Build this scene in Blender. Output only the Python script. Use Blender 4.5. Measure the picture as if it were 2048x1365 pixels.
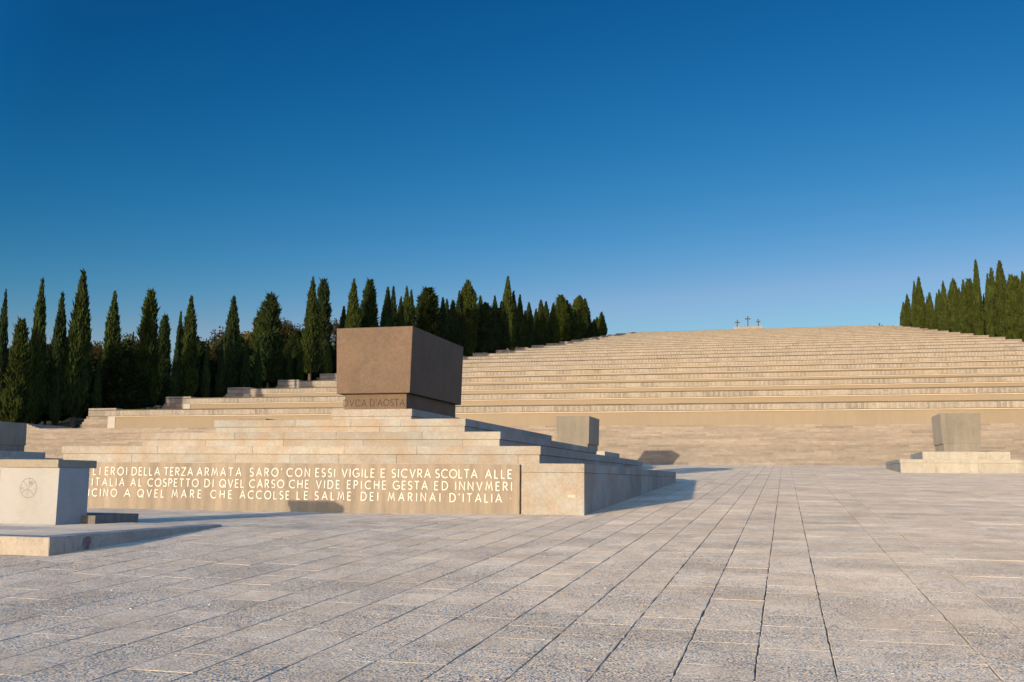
import bpy, math, random
from mathutils import Vector, Matrix, noise
random.seed(7)
S = bpy.context.scene
COL = S.collection
for o in list(bpy.data.objects): bpy.data.objects.remove(o)
R = math.radians

# ------------------------------------------------------------------ camera
YAW, PIT, ROL = R(15.354), R(7.941), R(0.5326)
fw = Vector((-math.sin(YAW)*math.cos(PIT), math.cos(YAW)*math.cos(PIT), math.sin(PIT)))
rt = Vector((math.cos(YAW), math.sin(YAW), 0)); up = rt.cross(fw)
rgt = rt*math.cos(ROL) + up*math.sin(ROL); upv = -rt*math.sin(ROL) + up*math.cos(ROL)
cam = bpy.data.cameras.new('camera'); cam.sensor_width = 36; cam.lens = 34.93; cam.clip_end = 6000; cam.clip_start = .1
co = bpy.data.objects.new('camera', cam); COL.objects.link(co)
co.matrix_world = Matrix(((rgt.x, upv.x, -fw.x, 0), (rgt.y, upv.y, -fw.y, 0), (rgt.z, upv.z, -fw.z, 0), (0, 0, 0, 1)))
S.camera = co
FP = 1987.2
def ratio(px, py):                      # survey of the photograph: direction of a pixel as X/Y, Z/Y
    d = fw + rgt*((px-1024)/FP) + upv*((682.5-py)/FP)
    return d.x/d.y, d.z/d.y

# ------------------------------------------------------------------ light
SX, SY, SZ = 0.252, 1.0, -0.125         # the way the sunlight travels
sun_v = Vector((-SX, -SY, -SZ)).normalized()
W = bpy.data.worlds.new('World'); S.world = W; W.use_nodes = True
nt = W.node_tree; nt.nodes.clear()
sky = nt.nodes.new('ShaderNodeTexSky'); sky.sky_type = 'NISHITA'; sky.sun_disc = False
sky.sun_elevation = math.asin(sun_v.z); sky.sun_rotation = math.atan2(sun_v.x, sun_v.y)
sky.altitude = 300; sky.air_density = 1.0; sky.dust_density = 0.2; sky.ozone_density = 3.0
SKY_K = 0.1414; SKY_FILL = (8.5, 7.0, 7.4)
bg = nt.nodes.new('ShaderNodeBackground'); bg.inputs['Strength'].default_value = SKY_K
ow = nt.nodes.new('ShaderNodeOutputWorld')
sep = nt.nodes.new('ShaderNodeSeparateColor'); com = nt.nodes.new('ShaderNodeCombineColor'); nt.links.new(sky.outputs[0], sep.inputs[0])
def nmath(op, a, b):                     # deep polarised blue: contrast curve per channel, linear towards the bright sun side
    n = nt.nodes.new('ShaderNodeMath'); n.operation = op
    for i, v in enumerate((a, b)):
        if isinstance(v, (int, float)): n.inputs[i].default_value = v
        else: nt.links.new(v, n.inputs[i])
    return n.outputs[0]
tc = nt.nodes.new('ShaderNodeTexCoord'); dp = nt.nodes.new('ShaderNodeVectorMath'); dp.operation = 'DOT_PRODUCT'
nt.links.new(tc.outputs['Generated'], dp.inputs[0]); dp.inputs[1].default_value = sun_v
def fwd(top):                            # added fill: unseen sky outside the view is boosted to lift shadows
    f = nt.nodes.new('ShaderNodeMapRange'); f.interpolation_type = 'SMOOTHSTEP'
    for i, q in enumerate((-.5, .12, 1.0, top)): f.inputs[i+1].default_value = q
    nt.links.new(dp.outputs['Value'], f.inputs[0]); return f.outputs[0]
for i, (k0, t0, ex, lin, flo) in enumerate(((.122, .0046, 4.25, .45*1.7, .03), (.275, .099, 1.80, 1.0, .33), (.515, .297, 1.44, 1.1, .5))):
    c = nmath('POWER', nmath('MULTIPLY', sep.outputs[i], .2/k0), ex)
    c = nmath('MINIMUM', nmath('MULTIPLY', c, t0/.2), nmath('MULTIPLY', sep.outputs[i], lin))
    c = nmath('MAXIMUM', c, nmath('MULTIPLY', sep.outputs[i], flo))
    glow = nt.nodes.new('ShaderNodeMapRange'); glow.interpolation_type = 'SMOOTHSTEP'   # the added fill is tinted warmer close to the sun
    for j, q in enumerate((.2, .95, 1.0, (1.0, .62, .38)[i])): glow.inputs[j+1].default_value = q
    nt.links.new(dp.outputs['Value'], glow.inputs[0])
    nt.links.new(nmath('MULTIPLY', nmath('MULTIPLY', c, fwd(SKY_FILL[i])), glow.outputs[0]), com.inputs[i])
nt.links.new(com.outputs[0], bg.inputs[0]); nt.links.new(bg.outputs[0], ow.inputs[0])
sl = bpy.data.lights.new('sun', 'SUN'); sl.energy = 4.3; sl.angle = R(0.6); sl.color = (1.0, 0.78, 0.51)
so = bpy.data.objects.new('sun', sl); COL.objects.link(so); so.location = (-20, -60, 40)
so.rotation_euler = sun_v.to_track_quat('Z', 'Y').to_euler()
S.view_settings.view_transform = 'Standard'; S.view_settings.look = 'None'
S.view_settings.exposure = 0.5; S.view_settings.gamma = 1; S.view_settings.use_curve_mapping = False

# ------------------------------------------------------------------ materials
def mat(name, base, tone=.25, big=.12, bigs=.35, fine=.12, fines=9, bump=.3, bumps=40, bdist=.004, streak=0, streaks=2.2,
        dark=None, darkamt=0, darks=1.2, rough=.85, objrand=0, vor=0, spec=.2, micro=0, mscale=60, drough=0, vein=None, base2=None, stretch=(1, 1, 1)):
    m = bpy.data.materials.new(name); m.use_nodes = True; t = m.node_tree; N = t.nodes; L = t.links; N.clear()
    out = N.new('ShaderNodeOutputMaterial'); b = N.new('ShaderNodeBsdfPrincipled'); L.new(b.outputs[0], out.inputs[0])
    b.inputs['Roughness'].default_value = rough; b.inputs['Specular IOR Level'].default_value = spec
    b.inputs['Diffuse Roughness'].default_value = drough
    geo = N.new('ShaderNodeNewGeometry')
    mp = N.new('ShaderNodeMapping'); mp.inputs['Scale'].default_value = stretch; L.new(geo.outputs['Position'], mp.inputs[0])
    P = mp.outputs[0]
    def nz(scale, det=4, rgh=.55, src=None, dist=0):
        n = N.new('ShaderNodeTexNoise'); n.inputs['Scale'].default_value = scale; n.inputs['Detail'].default_value = det
        n.inputs['Roughness'].default_value = rgh; n.inputs['Distortion'].default_value = dist
        L.new(src or P, n.inputs['Vector']); return n.outputs['Fac']
    def mth(op, a, bb, cl=False):
        n = N.new('ShaderNodeMath'); n.operation = op; n.use_clamp = cl
        for i, v in enumerate((a, bb)):
            if isinstance(v, (int, float)): n.inputs[i].default_value = v
            else: L.new(v, n.inputs[i])
        return n.outputs[0]
    def mr(v, a, bb, c, d):
        n = N.new('ShaderNodeMapRange'); L.new(v, n.inputs[0])
        for i, q in enumerate((a, bb, c, d)): n.inputs[i+1].default_value = q
        return n.outputs[0]
    at = N.new('ShaderNodeAttribute'); at.attribute_name = 'tone'
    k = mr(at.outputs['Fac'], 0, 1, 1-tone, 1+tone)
    if objrand:
        oi = N.new('ShaderNodeObjectInfo'); k = mth('MULTIPLY', k, mr(oi.outputs['Random'], 0, 1, 1-objrand, 1+objrand))
    if big: k = mth('MULTIPLY', k, mr(nz(bigs), .3, .7, 1-big, 1+big))
    if fine: k = mth('MULTIPLY', k, mr(nz(fines, 6, .65), .3, .7, 1-fine, 1+fine))
    if streak:
        mp2 = N.new('ShaderNodeMapping'); mp2.inputs['Scale'].default_value = (1, 1, .07); L.new(geo.outputs['Position'], mp2.inputs[0])
        k = mth('MULTIPLY', k, mr(nz(streaks, 5, .7, mp2.outputs[0]), .3, .7, 1-streak, 1+streak))
    col = N.new('ShaderNodeMix'); col.data_type = 'RGBA'; col.blend_type = 'MULTIPLY'; col.inputs[0].default_value = 1
    c1 = (*base, 1); 
    if base2:
        mx = N.new('ShaderNodeMix'); mx.data_type = 'RGBA'
        mx.inputs[6].default_value = c1; mx.inputs[7].default_value = (*base2, 1)
        L.new(mr(nz(bigs*2.3, 5, .6), .38, .62, 0, 1), mx.inputs[0]); L.new(mx.outputs[2], col.inputs[6])
    else: col.inputs[6].default_value = c1
    cb = N.new('ShaderNodeCombineColor')
    for i in range(3): L.new(k, cb.inputs[i])
    L.new(cb.outputs[0], col.inputs[7]); c = col.outputs[2]
    if dark:
        mx = N.new('ShaderNodeMix'); mx.data_type = 'RGBA'
        L.new(mth('MULTIPLY', mr(nz(darks, 7, .72, None, .6), .5, .68, 0, 1), darkamt, True), mx.inputs[0]); L.new(c, mx.inputs[6]); mx.inputs[7].default_value = (*dark, 1); c = mx.outputs[2]
    if vein:                                 # fine pale healed cracks
        w_ = mth('ABSOLUTE', mth('SUBTRACT', nz(1.15, 6, .62, None, 1.3), .5), 0)
        w_ = mth('MULTIPLY', mr(w_, .002, .010, 1, 0), mr(nz(.8, 2, .5), .44, .58, 0, .6), True)
        mx = N.new('ShaderNodeMix'); mx.data_type = 'RGBA'; L.new(w_, mx.inputs[0]); L.new(c, mx.inputs[6]); mx.inputs[7].default_value = (*vein, 1); c = mx.outputs[2]
    L.new(c, b.inputs['Base Color'])
    if bump:
        h = nz(bumps, 5, .7)
        if vor:
            v = N.new('ShaderNodeTexVoronoi'); v.inputs['Scale'].default_value = vor; L.new(P, v.inputs['Vector'])
            h = mth('ADD', h, mr(v.outputs['Distance'], 0, .6, 0, .9))
        bp = N.new('ShaderNodeBump'); bp.inputs['Strength'].default_value = bump; bp.inputs['Distance'].default_value = bdist
        L.new(h, bp.inputs['Height']); L.new(bp.outputs[0], b.inputs['Normal'])
    if micro:                                # pitted, bush-hammered relief as facet normals
        n = N.new('ShaderNodeTexNoise'); n.inputs['Scale'].default_value = mscale; n.inputs['Detail'].default_value = 2.5; n.inputs['Roughness'].default_value = .6
        L.new(geo.outputs['Position'], n.inputs['Vector'])
        v1 = N.new('ShaderNodeVectorMath'); v1.operation = 'SUBTRACT'; L.new(n.outputs['Color'], v1.inputs[0]); v1.inputs[1].default_value = (.5, .5, .5)
        v2 = N.new('ShaderNodeVectorMath'); v2.operation = 'SCALE'; L.new(v1.outputs[0], v2.inputs[0])
        L.new(mth('MULTIPLY', mr(nz(.9, 3, .6), .35, .65, micro*.5, micro*1.4), mr(at.outputs['Fac'], 0, 1, 1.35, .65)), v2.inputs['Scale'])
        v3 = N.new('ShaderNodeVectorMath'); v3.operation = 'ADD'; L.new(v2.outputs[0], v3.inputs[0]); L.new(geo.outputs['Normal'], v3.inputs[1])
        v4 = N.new('ShaderNodeVectorMath'); v4.operation = 'NORMALIZE'; L.new(v3.outputs[0], v4.inputs[0]); L.new(v4.outputs[0], b.inputs['Normal'])
    return m
M = {}
M['pave'] = mat('paving_stone', (0.4965, 0.4289, 0.3370), tone=0.1, big=.07, bigs=.5, fine=0.16, fines=14, bump=0, micro=2.1, mscale=58,
                dark=(.27, .225, .175), darkamt=0.42, darks=4.5, rough=.95, base2=(.42, .35, .265), drough=.45)
M['joint'] = mat('joint_dirt', (0.2261, 0.1796, 0.1330), tone=0, bump=0)
M['base'] = mat('tomb_limestone', (0.2537, 0.2628, 0.2528), tone=.13, big=.09, bigs=.6, fine=0.13, fines=14, bump=.6, bumps=45, bdist=.008,
                dark=(0.1995, 0.1530, 0.1131), darkamt=0.3, darks=1.7, base2=(.245, .212, .175), streak=.05, streaks=2.5)
M['panel'] = mat('inscription_panel_stone', (0.2159, 0.1886, 0.1535), tone=.04, big=.06, fine=.06, fines=10, streak=0.24, streaks=3.6, bump=.3, bumps=50, bdist=.004)
M['letter'] = mat('white_letter_stone', (0.5980, 0.5850, 0.5590), tone=0, big=0, fine=.08, bump=0)
M['porph'] = mat('brown_porphyry', (0.0661, 0.0399, 0.0251), tone=.05, big=0.2, bigs=.9, fine=0.3, fines=16, streak=0.1, bump=.5, bumps=25, bdist=.006, dark=(0.0958, 0.0665, 0.0479), darkamt=0.55, darks=1.6, rough=.6, spec=.35, vein=(.115, .085, .065))
M['letterdk'] = mat('incised_letter', (0.0213, 0.0120, 0.0080), tone=0, big=0, fine=.1, bump=0)
M['green'] = mat('grey_green_porphyry', (0.1653, 0.1579, 0.1381), tone=.05, big=.10, bigs=.7, fine=.08, streak=.16, streaks=2.2, bump=.3, bumps=30, bdist=.004, rough=.6, dark=(0.1995, 0.1942, 0.1676), darkamt=.3, drough=0.6)
M['white'] = mat('pale_tomb_base_stone', (0.2993, 0.2926, 0.2594), tone=.06, big=.05, fine=.08, streak=.10, streaks=3, dark=(0.1516, 0.1277, 0.0891), darkamt=.5, darks=1.3, bump=.4, bumps=30)
M['altar'] = mat('altar_white_marble', (0.2725, 0.2844, 0.2932), tone=.03, big=.05, bigs=1.2, fine=.03, fines=8, bump=.15, bumps=30, dark=(0.1955, 0.1915, 0.1782), darkamt=.35, darks=2.0)
M['cap'] = mat('altar_cap_stone', (0.2195, 0.2061, 0.1729), tone=.05, big=.05, fine=.10, fines=18, bump=.4, bumps=60, dark=(0.1343, 0.1144, 0.0838), darkamt=.4, darks=3)
M['slabst'] = mat('platform_stone', (0.3059, 0.2860, 0.2527), tone=.07, big=.06, fine=.14, fines=22, bump=.8, bumps=45, bdist=.008, streak=.10, streaks=4, dark=(0.1144, 0.0958, 0.0771), darkamt=.35, darks=1.1)
M['platf'] = mat('platform_top_stone', (0.4900, 0.4140, 0.3198), tone=.10, big=.08, fine=.12, fines=12, bump=0, micro=1.6, mscale=60, drough=.45)
M['step'] = mat('stair_stone', (0.2025, 0.1808, 0.1577), tone=0.2, big=0.05, bigs=.25, fine=.14, fines=3, bump=.5, bumps=14, bdist=.01, dark=(0.1330, 0.1064, 0.0798), darkamt=0.25, darks=0.9, stretch=(0.5, 1, 2), streak=0.1)
M['band'] = mat('band_stone', (0.2158, 0.2033, 0.1858), tone=.16, big=0.06, bigs=.4, fine=.16, fines=3.5, streak=0.13, streaks=1.6, dark=(0.1011, 0.0825, 0.0638), darkamt=0.35, darks=.7, bump=.4, bumps=12, bdist=.01)
M['bandlet'] = mat('raised_letter_stone', (0.2839, 0.2678, 0.2272), tone=0, big=.14, bigs=.3, fine=.12, fines=4, bump=0, streak=.1)
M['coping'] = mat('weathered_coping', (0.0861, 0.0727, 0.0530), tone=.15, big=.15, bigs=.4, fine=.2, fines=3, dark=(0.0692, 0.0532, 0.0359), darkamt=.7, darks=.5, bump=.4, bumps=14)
M['bronze'] = mat('tan_name_plates', (0.2019, 0.1732, 0.1312), tone=0.012, big=.05, bigs=.12, fine=.02, fines=3, bump=.1, bumps=20, rough=.7, streak=.03)
M['ledge'] = mat('pale_ledge', (0.4000, 0.3526, 0.2816), tone=.05, big=.08, fine=.08, bump=0)
M['pil'] = mat('white_pilaster', (0.3165, 0.3152, 0.2913), tone=.05, big=.05, fine=.08, bump=.2)
M['grass'] = mat('hill_grass', (0.0270, 0.0359, 0.0108), tone=0, big=.3, bigs=.12, fine=.35, fines=3, bump=1, bumps=4, bdist=.15, dark=(0.0931, 0.0732, 0.0399), darkamt=.5, darks=.15, rough=1)
M['cyp'] = mat('cypress_foliage', (0.0121, 0.0226, 0.0067), tone=0.55, big=.25, bigs=.5, fine=.15, fines=3, bump=0, objrand=.15, rough=.9, spec=.1)  # colour kept extra dark, standing in for shade over the left trees
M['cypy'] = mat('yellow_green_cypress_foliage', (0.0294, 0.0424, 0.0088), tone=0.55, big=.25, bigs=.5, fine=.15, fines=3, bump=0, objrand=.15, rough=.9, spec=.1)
M['cypm'] = mat('shade_darkened_cypress_foliage', (0.0210, 0.0321, 0.0063), tone=0.55, big=.25, bigs=.5, fine=.15, fines=3, bump=0, objrand=.15, rough=.9, spec=.1)  # yellow-green foliage for the left rows, darkened in colour to imitate shade
M['leaf'] = mat('autumn_leaves', (0.0466, 0.0316, 0.0112), tone=.5, big=.3, bigs=.3, fine=.2, bump=0, objrand=.25, rough=.9, spec=.1, base2=(0.0399, 0.0466, 0.0146))
M['bark'] = mat('bark', (0.1131, 0.0825, 0.0638), tone=.2, big=.1, fine=.3, fines=6, bump=.6, bumps=12, bdist=.03)
M['kerb'] = mat('dark_kerb_stone', (.15, .14, .125), tone=.2, big=.1, fine=.2, fines=14, streak=.15, streaks=8, bump=.4)
M['stain'] = mat('dark_stain', (0.1690, 0.1300, 0.1235), tone=0, big=0, fine=.4, fines=30, bump=0, streak=.3, streaks=12)
M['carve'] = mat('carved_groove', (0.1663, 0.1580, 0.1463), tone=0, big=0, fine=.1, bump=0)
M['iron'] = mat('dark_bronze_cross', (0.0399, 0.0346, 0.0293), tone=0, fine=.1, bump=0, rough=.6)
M['skin'] = mat('skin', (.42, .26, .18), tone=0, big=0, fine=0, bump=0)
M['hair'] = mat('dark_hair', (.02, .015, .012), tone=0, big=0, fine=0, bump=0)
for nme, c in (('red', (.45, .03, .03)), ('whitecloth', (.55, .55, .56)), ('darkcloth', (.025, .025, .035)), ('jeans', (.06, .08, .13)), ('grey', (.2, .2, .21))):
    M[nme] = mat(nme+'_cloth', c, tone=0, big=0, fine=.05, bump=0)
M['weed'] = mat('weed_leaves', (.07, .10, .025), tone=.3, big=0, fine=.1, bump=0)

# ------------------------------------------------------------------ builders
class MB:
    def __init__(s): s.v = []; s.f = []; s.t = []
    def face(s, pts, tone=.5):
        n = len(s.v); s.v += [tuple(p) for p in pts]; s.f.append(tuple(range(n, n+len(pts)))); s.t.append(tone)
    def box(s, x0, x1, y0, y1, z0, z1, tone=.5, bev=0):
        s.hexa([(x0, y0, z0), (x1, y0, z0), (x1, y1, z0), (x0, y1, z0)], [(x0, y0, z1), (x1, y0, z1), (x1, y1, z1), (x0, y1, z1)], tone)
    def hexa(s, lo, hi, tone=.5):
        n = len(s.v); s.v += [tuple(p) for p in lo] + [tuple(p) for p in hi]
        for q in ((3, 2, 1, 0), (4, 5, 6, 7), (0, 1, 5, 4), (1, 2, 6, 5), (2, 3, 7, 6), (3, 0, 4, 7)):
            s.f.append(tuple(n+i for i in q)); s.t.append(tone)
    def bbox(s, x0, x1, y0, y1, z0, z1, tone=.5, c=.01):       # box with all edges chamfered (44 triangles)
        n = len(s.v); X = (x0, x1); Y = (y0, y1); Z = (z0, z1); idx = {}
        for i in (0, 1):
            for j in (0, 1):
                for k in (0, 1):
                    x, y, z = X[i], Y[j], Z[k]; sx, sy, sz = (1, -1)[i]*c, (1, -1)[j]*c, (1, -1)[k]*c
                    idx[i, j, k] = (len(s.v), len(s.v)+1, len(s.v)+2)
                    s.v += [(x, y+sy, z+sz), (x+sx, y, z+sz), (x+sx, y+sy, z)]
        def F(*q): s.f.append(tuple(q)); s.t.append(tone)
        I = lambda a, i, j, k: idx[i, j, k][a]
        F(I(0,0,0,0), I(0,0,0,1), I(0,0,1,1), I(0,0,1,0)); F(I(0,1,0,0), I(0,1,1,0), I(0,1,1,1), I(0,1,0,1))
        F(I(1,0,0,0), I(1,1,0,0), I(1,1,0,1), I(1,0,0,1)); F(I(1,0,1,0), I(1,0,1,1), I(1,1,1,1), I(1,1,1,0))
        F(I(2,0,0,0), I(2,0,1,0), I(2,1,1,0), I(2,1,0,0)); F(I(2,0,0,1), I(2,1,0,1), I(2,1,1,1), I(2,0,1,1))
        for i in (0, 1):
            for j in (0, 1):
                F(I(0,i,j,0), I(0,i,j,1), I(1,i,j,1), I(1,i,j,0))
                F(I(0,i,0,j), I(0,i,1,j), I(2,i,1,j), I(2,i,0,j))
                F(I(1,0,i,j), I(1,1,i,j), I(2,1,i,j), I(2,0,i,j))
                for k in (0, 1): F(*idx[i, j, k])
    def tube(s, pts, rad, sides=7, tone=.5):
        rings = []
        for i, (p, r) in enumerate(zip(pts, rad)):
            p = Vector(p); d = (Vector(pts[min(i+1, len(pts)-1)]) - Vector(pts[max(i-1, 0)])).normalized()
            a = d.orthogonal().normalized(); b = d.cross(a)
            n = len(s.v)
            for k in range(sides):
                q = p + (a*math.cos(2*math.pi*k/sides) + b*math.sin(2*math.pi*k/sides))*r; s.v.append(tuple(q))
            rings.append(n)
        for A, B in zip(rings, rings[1:]):
            for k in range(sides):
                s.f.append((A+k, A+(k+1) % sides, B+(k+1) % sides, B+k)); s.t.append(tone)
    def mesh(s, name, off=(0, 0, 0)):
        me = bpy.data.meshes.new(name); ox, oy, oz = off
        me.from_pydata([(x-ox, y-oy, z-oz) for x, y, z in s.v], [], s.f)
        a = me.attributes.new('tone', 'FLOAT', 'FACE'); a.data.foreach_set('value', s.t)
        me.update(); return me
def fixn(me):
    import bmesh
    b = bmesh.new(); b.from_mesh(me); bmesh.ops.recalc_face_normals(b, faces=b.faces); b.to_mesh(me); b.free()
def tag(o, label=None, cat=None, group=None, kind=None):
    for k, v in (('label', label), ('category', cat), ('group', group), ('kind', kind)):
        if v: o[k] = v
    return o
def worldloc(o):
    v = Vector((0, 0, 0))
    while o: v += o.location; o = o.parent
    return v
def obj(name, mb, m, parent=None, origin=None, fix=True):
    base = worldloc(parent) if parent else Vector((0, 0, 0))
    org = Vector(origin) if origin else base
    me = mb.mesh(name, org) if isinstance(mb, MB) else mb
    if fix and isinstance(mb, MB): fixn(me)
    if m and not me.materials: me.materials.append(m)
    o = bpy.data.objects.new(name, me); COL.objects.link(o); o.parent = parent; o.location = org-base; return o
def empty(name, loc):
    o = bpy.data.objects.new(name, None); COL.objects.link(o); o.location = loc; o.empty_display_size = .3; return o

# ------------------------------------------------------------------ stroke lettering
def arc(cx, cy, r, a0, a1, n=12, ry=None):
    ry = ry or r
    return [(cx+r*math.cos(R(a0+(a1-a0)*i/n)), cy+ry*math.sin(R(a0+(a1-a0)*i/n))) for i in range(n+1)]
GL = {
 'A': (.74, [[(0, 0), (.37, 1), (.74, 0)], [(.13, .34), (.61, .34)]]),
 'C': (.76, [arc(.46, .5, .46, 48, 312, 14, .5)]),
 'D': (.70, [[(0, 0), (0, 1), (.24, 1)] + arc(.24, .5, .46, 80, -80, 10, .5) + [(.24, 0), (0, 0)]]),
 'E': (.44, [[(.44, 1), (0, 1), (0, 0), (.44, 0)], [(0, .52), (.38, .52)]]),
 'G': (.84, [arc(.46, .5, .46, 48, 345, 14, .5), [(.5, .44), (.88, .44)]]),
 'H': (.62, [[(0, 0), (0, 1)], [(.62, 0), (.62, 1)], [(0, .52), (.62, .52)]]),
 'I': (.04, [[(.02, 0), (.02, 1)]]),
 'L': (.40, [[(0, 1), (0, 0), (.40, 0)]]),
 'M': (.82, [[(0, 0), (.14, 1), (.41, .22), (.68, 1), (.82, 0)]]),
 'N': (.62, [[(0, 0), (0, 1), (.62, 0), (.62, 1)]]),
 'O': (.90, [arc(.45, .5, .45, 0, 360, 20, .5)]),
 'P': (.48, [[(0, 0), (0, 1), (.2, 1)] + arc(.2, .74, .27, 80, -80, 7, .26) + [(.2, .48), (0, .48)]]),
 'Q': (.90, [arc(.45, .5, .45, 0, 360, 20, .5), [(.5, .3), (.92, -.06)]]),
 'R': (.52, [[(0, 0), (0, 1), (.2, 1)] + arc(.2, .74, .27, 80, -80, 7, .26) + [(.2, .48), (0, .48)], [(.2, .48), (.52, 0)]]),
 'S': (.48, [arc(.25, .75, .22, 40, 270, 9, .25) + arc(.23, .25, .25, 80, -140, 9, .25)]),
 'T': (.60, [[(0, 1), (.60, 1)], [(.3, 1), (.3, 0)]]),
 'V': (.68, [[(0, 1), (.34, 0), (.68, 1)]]),
 'Z': (.58, [[(0, 1), (.58, 1), (0, 0), (.58, 0)]]),
 "'": (.06, [[(.04, 1), (0, .8)]]),
 '.': (.08, [[(0, .5), (.08, .5)]]),
}
def ribbon(mb, pts, w, to3, lift, thick):
    if math.dist(pts[0], pts[-1]) < 1e-6: closed = True; pts = pts[:-1]
    else: closed = False
    n = len(pts); L_, R_ = [], []
    for i, p in enumerate(pts):
        a = pts[i-1] if (i > 0 or closed) else None; b = pts[(i+1) % n] if (i < n-1 or closed) else None
        def nd(u, v):
            dx, dy = v[0]-u[0], v[1]-u[1]; l = math.hypot(dx, dy) or 1; return dx/l, dy/l
        if a is None: d = nd(p, b); mx, my = -d[1], d[0]; s = 1
        elif b is None: d = nd(a, p); mx, my = -d[1], d[0]; s = 1
        else:
            d1, d2 = nd(a, p), nd(p, b); mx, my = -(d1[1]+d2[1]), d1[0]+d2[0]; l = math.hypot(mx, my) or 1; mx /= l; my /= l
            s = min(1/max(.2, (mx*-d1[1]+my*d1[0])), 2.4)
        L_.append((p[0]+mx*w*s/2, p[1]+my*w*s/2)); R_.append((p[0]-mx*w*s/2, p[1]-my*w*s/2))
    rng = range(n if closed else n-1)
    for i in rng:
        j = (i+1) % n
        A, B, C_, D = L_[i], R_[i], R_[j], L_[j]
        mb.face([to3(*A, lift), to3(*B, lift), to3(*C_, lift), to3(*D, lift)])
        if thick:
            mb.face([to3(*A, lift), to3(*D, lift), to3(*D, 0), to3(*A, 0)]); mb.face([to3(*B, lift), to3(*C_, lift), to3(*C_, 0), to3(*B, 0)])
def word(mb, txt, x0, x1, z0, h, plane_y, sw=.11, lift=.006, serif=False, zslope=0, each=None):
    ws = [GL[c][0]*h for c in txt]; tot = sum(ws); n = len(txt)
    k = 1.0
    if n > 1:
        gap = (x1-x0-tot)/(n-1)
        if gap < .13*h: k = (x1-x0-(n-1)*.17*h)/tot; gap = .17*h
    else: gap = 0; k = (x1-x0)/max(tot, .3*h) if txt not in "'.I" else 1
    x = x0; q = 0
    for c, wd in zip(txt, ws):
        if each: mb = MB()
        for pl in GL[c][1]:
            q += 1; lf = lift + (q % 5)*.0003
            pts = [(x+a*h*k, z0+b*h+zslope*(x-x0)) for a, b in pl]
            ribbon(mb, pts, sw*h, lambda u, v, l: (u, plane_y-l, v), lf, True)
            if serif:
                for p in (pl[0], pl[-1]):
                    if p[1] in (0, 1) and c not in 'CDOGS':
                        X_, Z_ = x+p[0]*h*k, z0+p[1]*h
                        q += 1; ribbon(mb, [(X_-.09*h, Z_), (X_+.09*h, Z_)], sw*h*.6, lambda u, v, l: (u, plane_y-l, v), lift+(q % 5)*.0003, False)
        if each: obj('letter', mb, each[0], each[1], origin=(x, plane_y, z0), fix=False)
        x += wd*k + gap

# ------------------------------------------------------------------ ground levels
SL = 0.03796
def lerp(t, pts):
    if t <= pts[0][0]: return pts[0][1]
    for (a, b), (c, d) in zip(pts, pts[1:]):
        if t <= c: return b+(d-b)*(t-a)/(c-a)
    return pts[-1][1]
def ground(x, y):
    w = max(0, min(1, (-x-6)/4)); w = w*w*(3-2*w)
    return -1.7+SL*y + w*lerp(y, [(8, 0), (12.3, .083), (16.86, .14), (23.2, -.05), (40, 0)])
YF, ZF = 77.8, 1.276                       # foot of the broad stairs
NST, RIS, TRD = 21, .161, .3238
YL, ZL = YF+NST*TRD, ZF+NST*RIS           # landing
D0, B0, A0, Z0, BT = 92.36, 13.87, 2.4, 6.377, .725
CX = -13.15
EL = [-73.2]*5+[-73.0, -72.0, -71.0, -70.0, -69.0, -67.5, -66.5, -65.6, -64.8, -64.0, -63.4, -62.8, -62.3, -61.8, -61.5, -60.6, -58.4]
ER = [46.9]*7+[46.7, 46.6, 46.4, 46.16, 45.5, 44.7, 44.05, 43.45, 42.6, 41.95, 41.35, 40.55, 39.6, 38.5, 33.1]
def hill(x, y):
    z = ZL-.5+max(0, min(y, 392)-88)*(A0/B0) if y > 84 else ground(x, y)-.05
    if y > 392: z -= (y-392)*.12
    side = max(0, -x-76, x-50)
    if y > 60: z -= min(side*.06, 9) if y > 84 else min(side*.06, 9)*(y-60)/24
    return z

# terrain sheet
tb = MB()
xs = [-3000, -1500, -800, -400]+list(range(-240, -76, 8))+[-74.6, -60, -13, 30, 47.5]+list(range(52, 170, 9))+[250, 500, 1200, 3000]
ys = [-800, -200, -30, 0, 20, 40, 60, 70, 78, 84, 86]+list(range(90, 400, 8))+[420, 460, 520, 700, 1200, 3500]
gi = {}
for j, y in enumerate(ys):
    for i, x in enumerate(xs):
        inside = -75 < x < 47.6
        if inside and y > 80: z = min(hill(x, y), ZF+(min(y, 392)-80)*.173)-4
        else: z = hill(x, y)-.25
        z = max(z, -45) if y > 400 else z
        z += 0 if inside else noise.noise(Vector((x*.05, y*.05, 0)))*.5
        gi[i, j] = len(tb.v); tb.v.append((x, y, z))
for j in range(len(ys)-1):
    for i in range(len(xs)-1):
        tb.f.append((gi[i, j], gi[i+1, j], gi[i+1, j+1], gi[i, j+1])); tb.t.append(.5)
g = obj('ground', tb, M['grass'], fix=False); tag(g, kind='structure')

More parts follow.
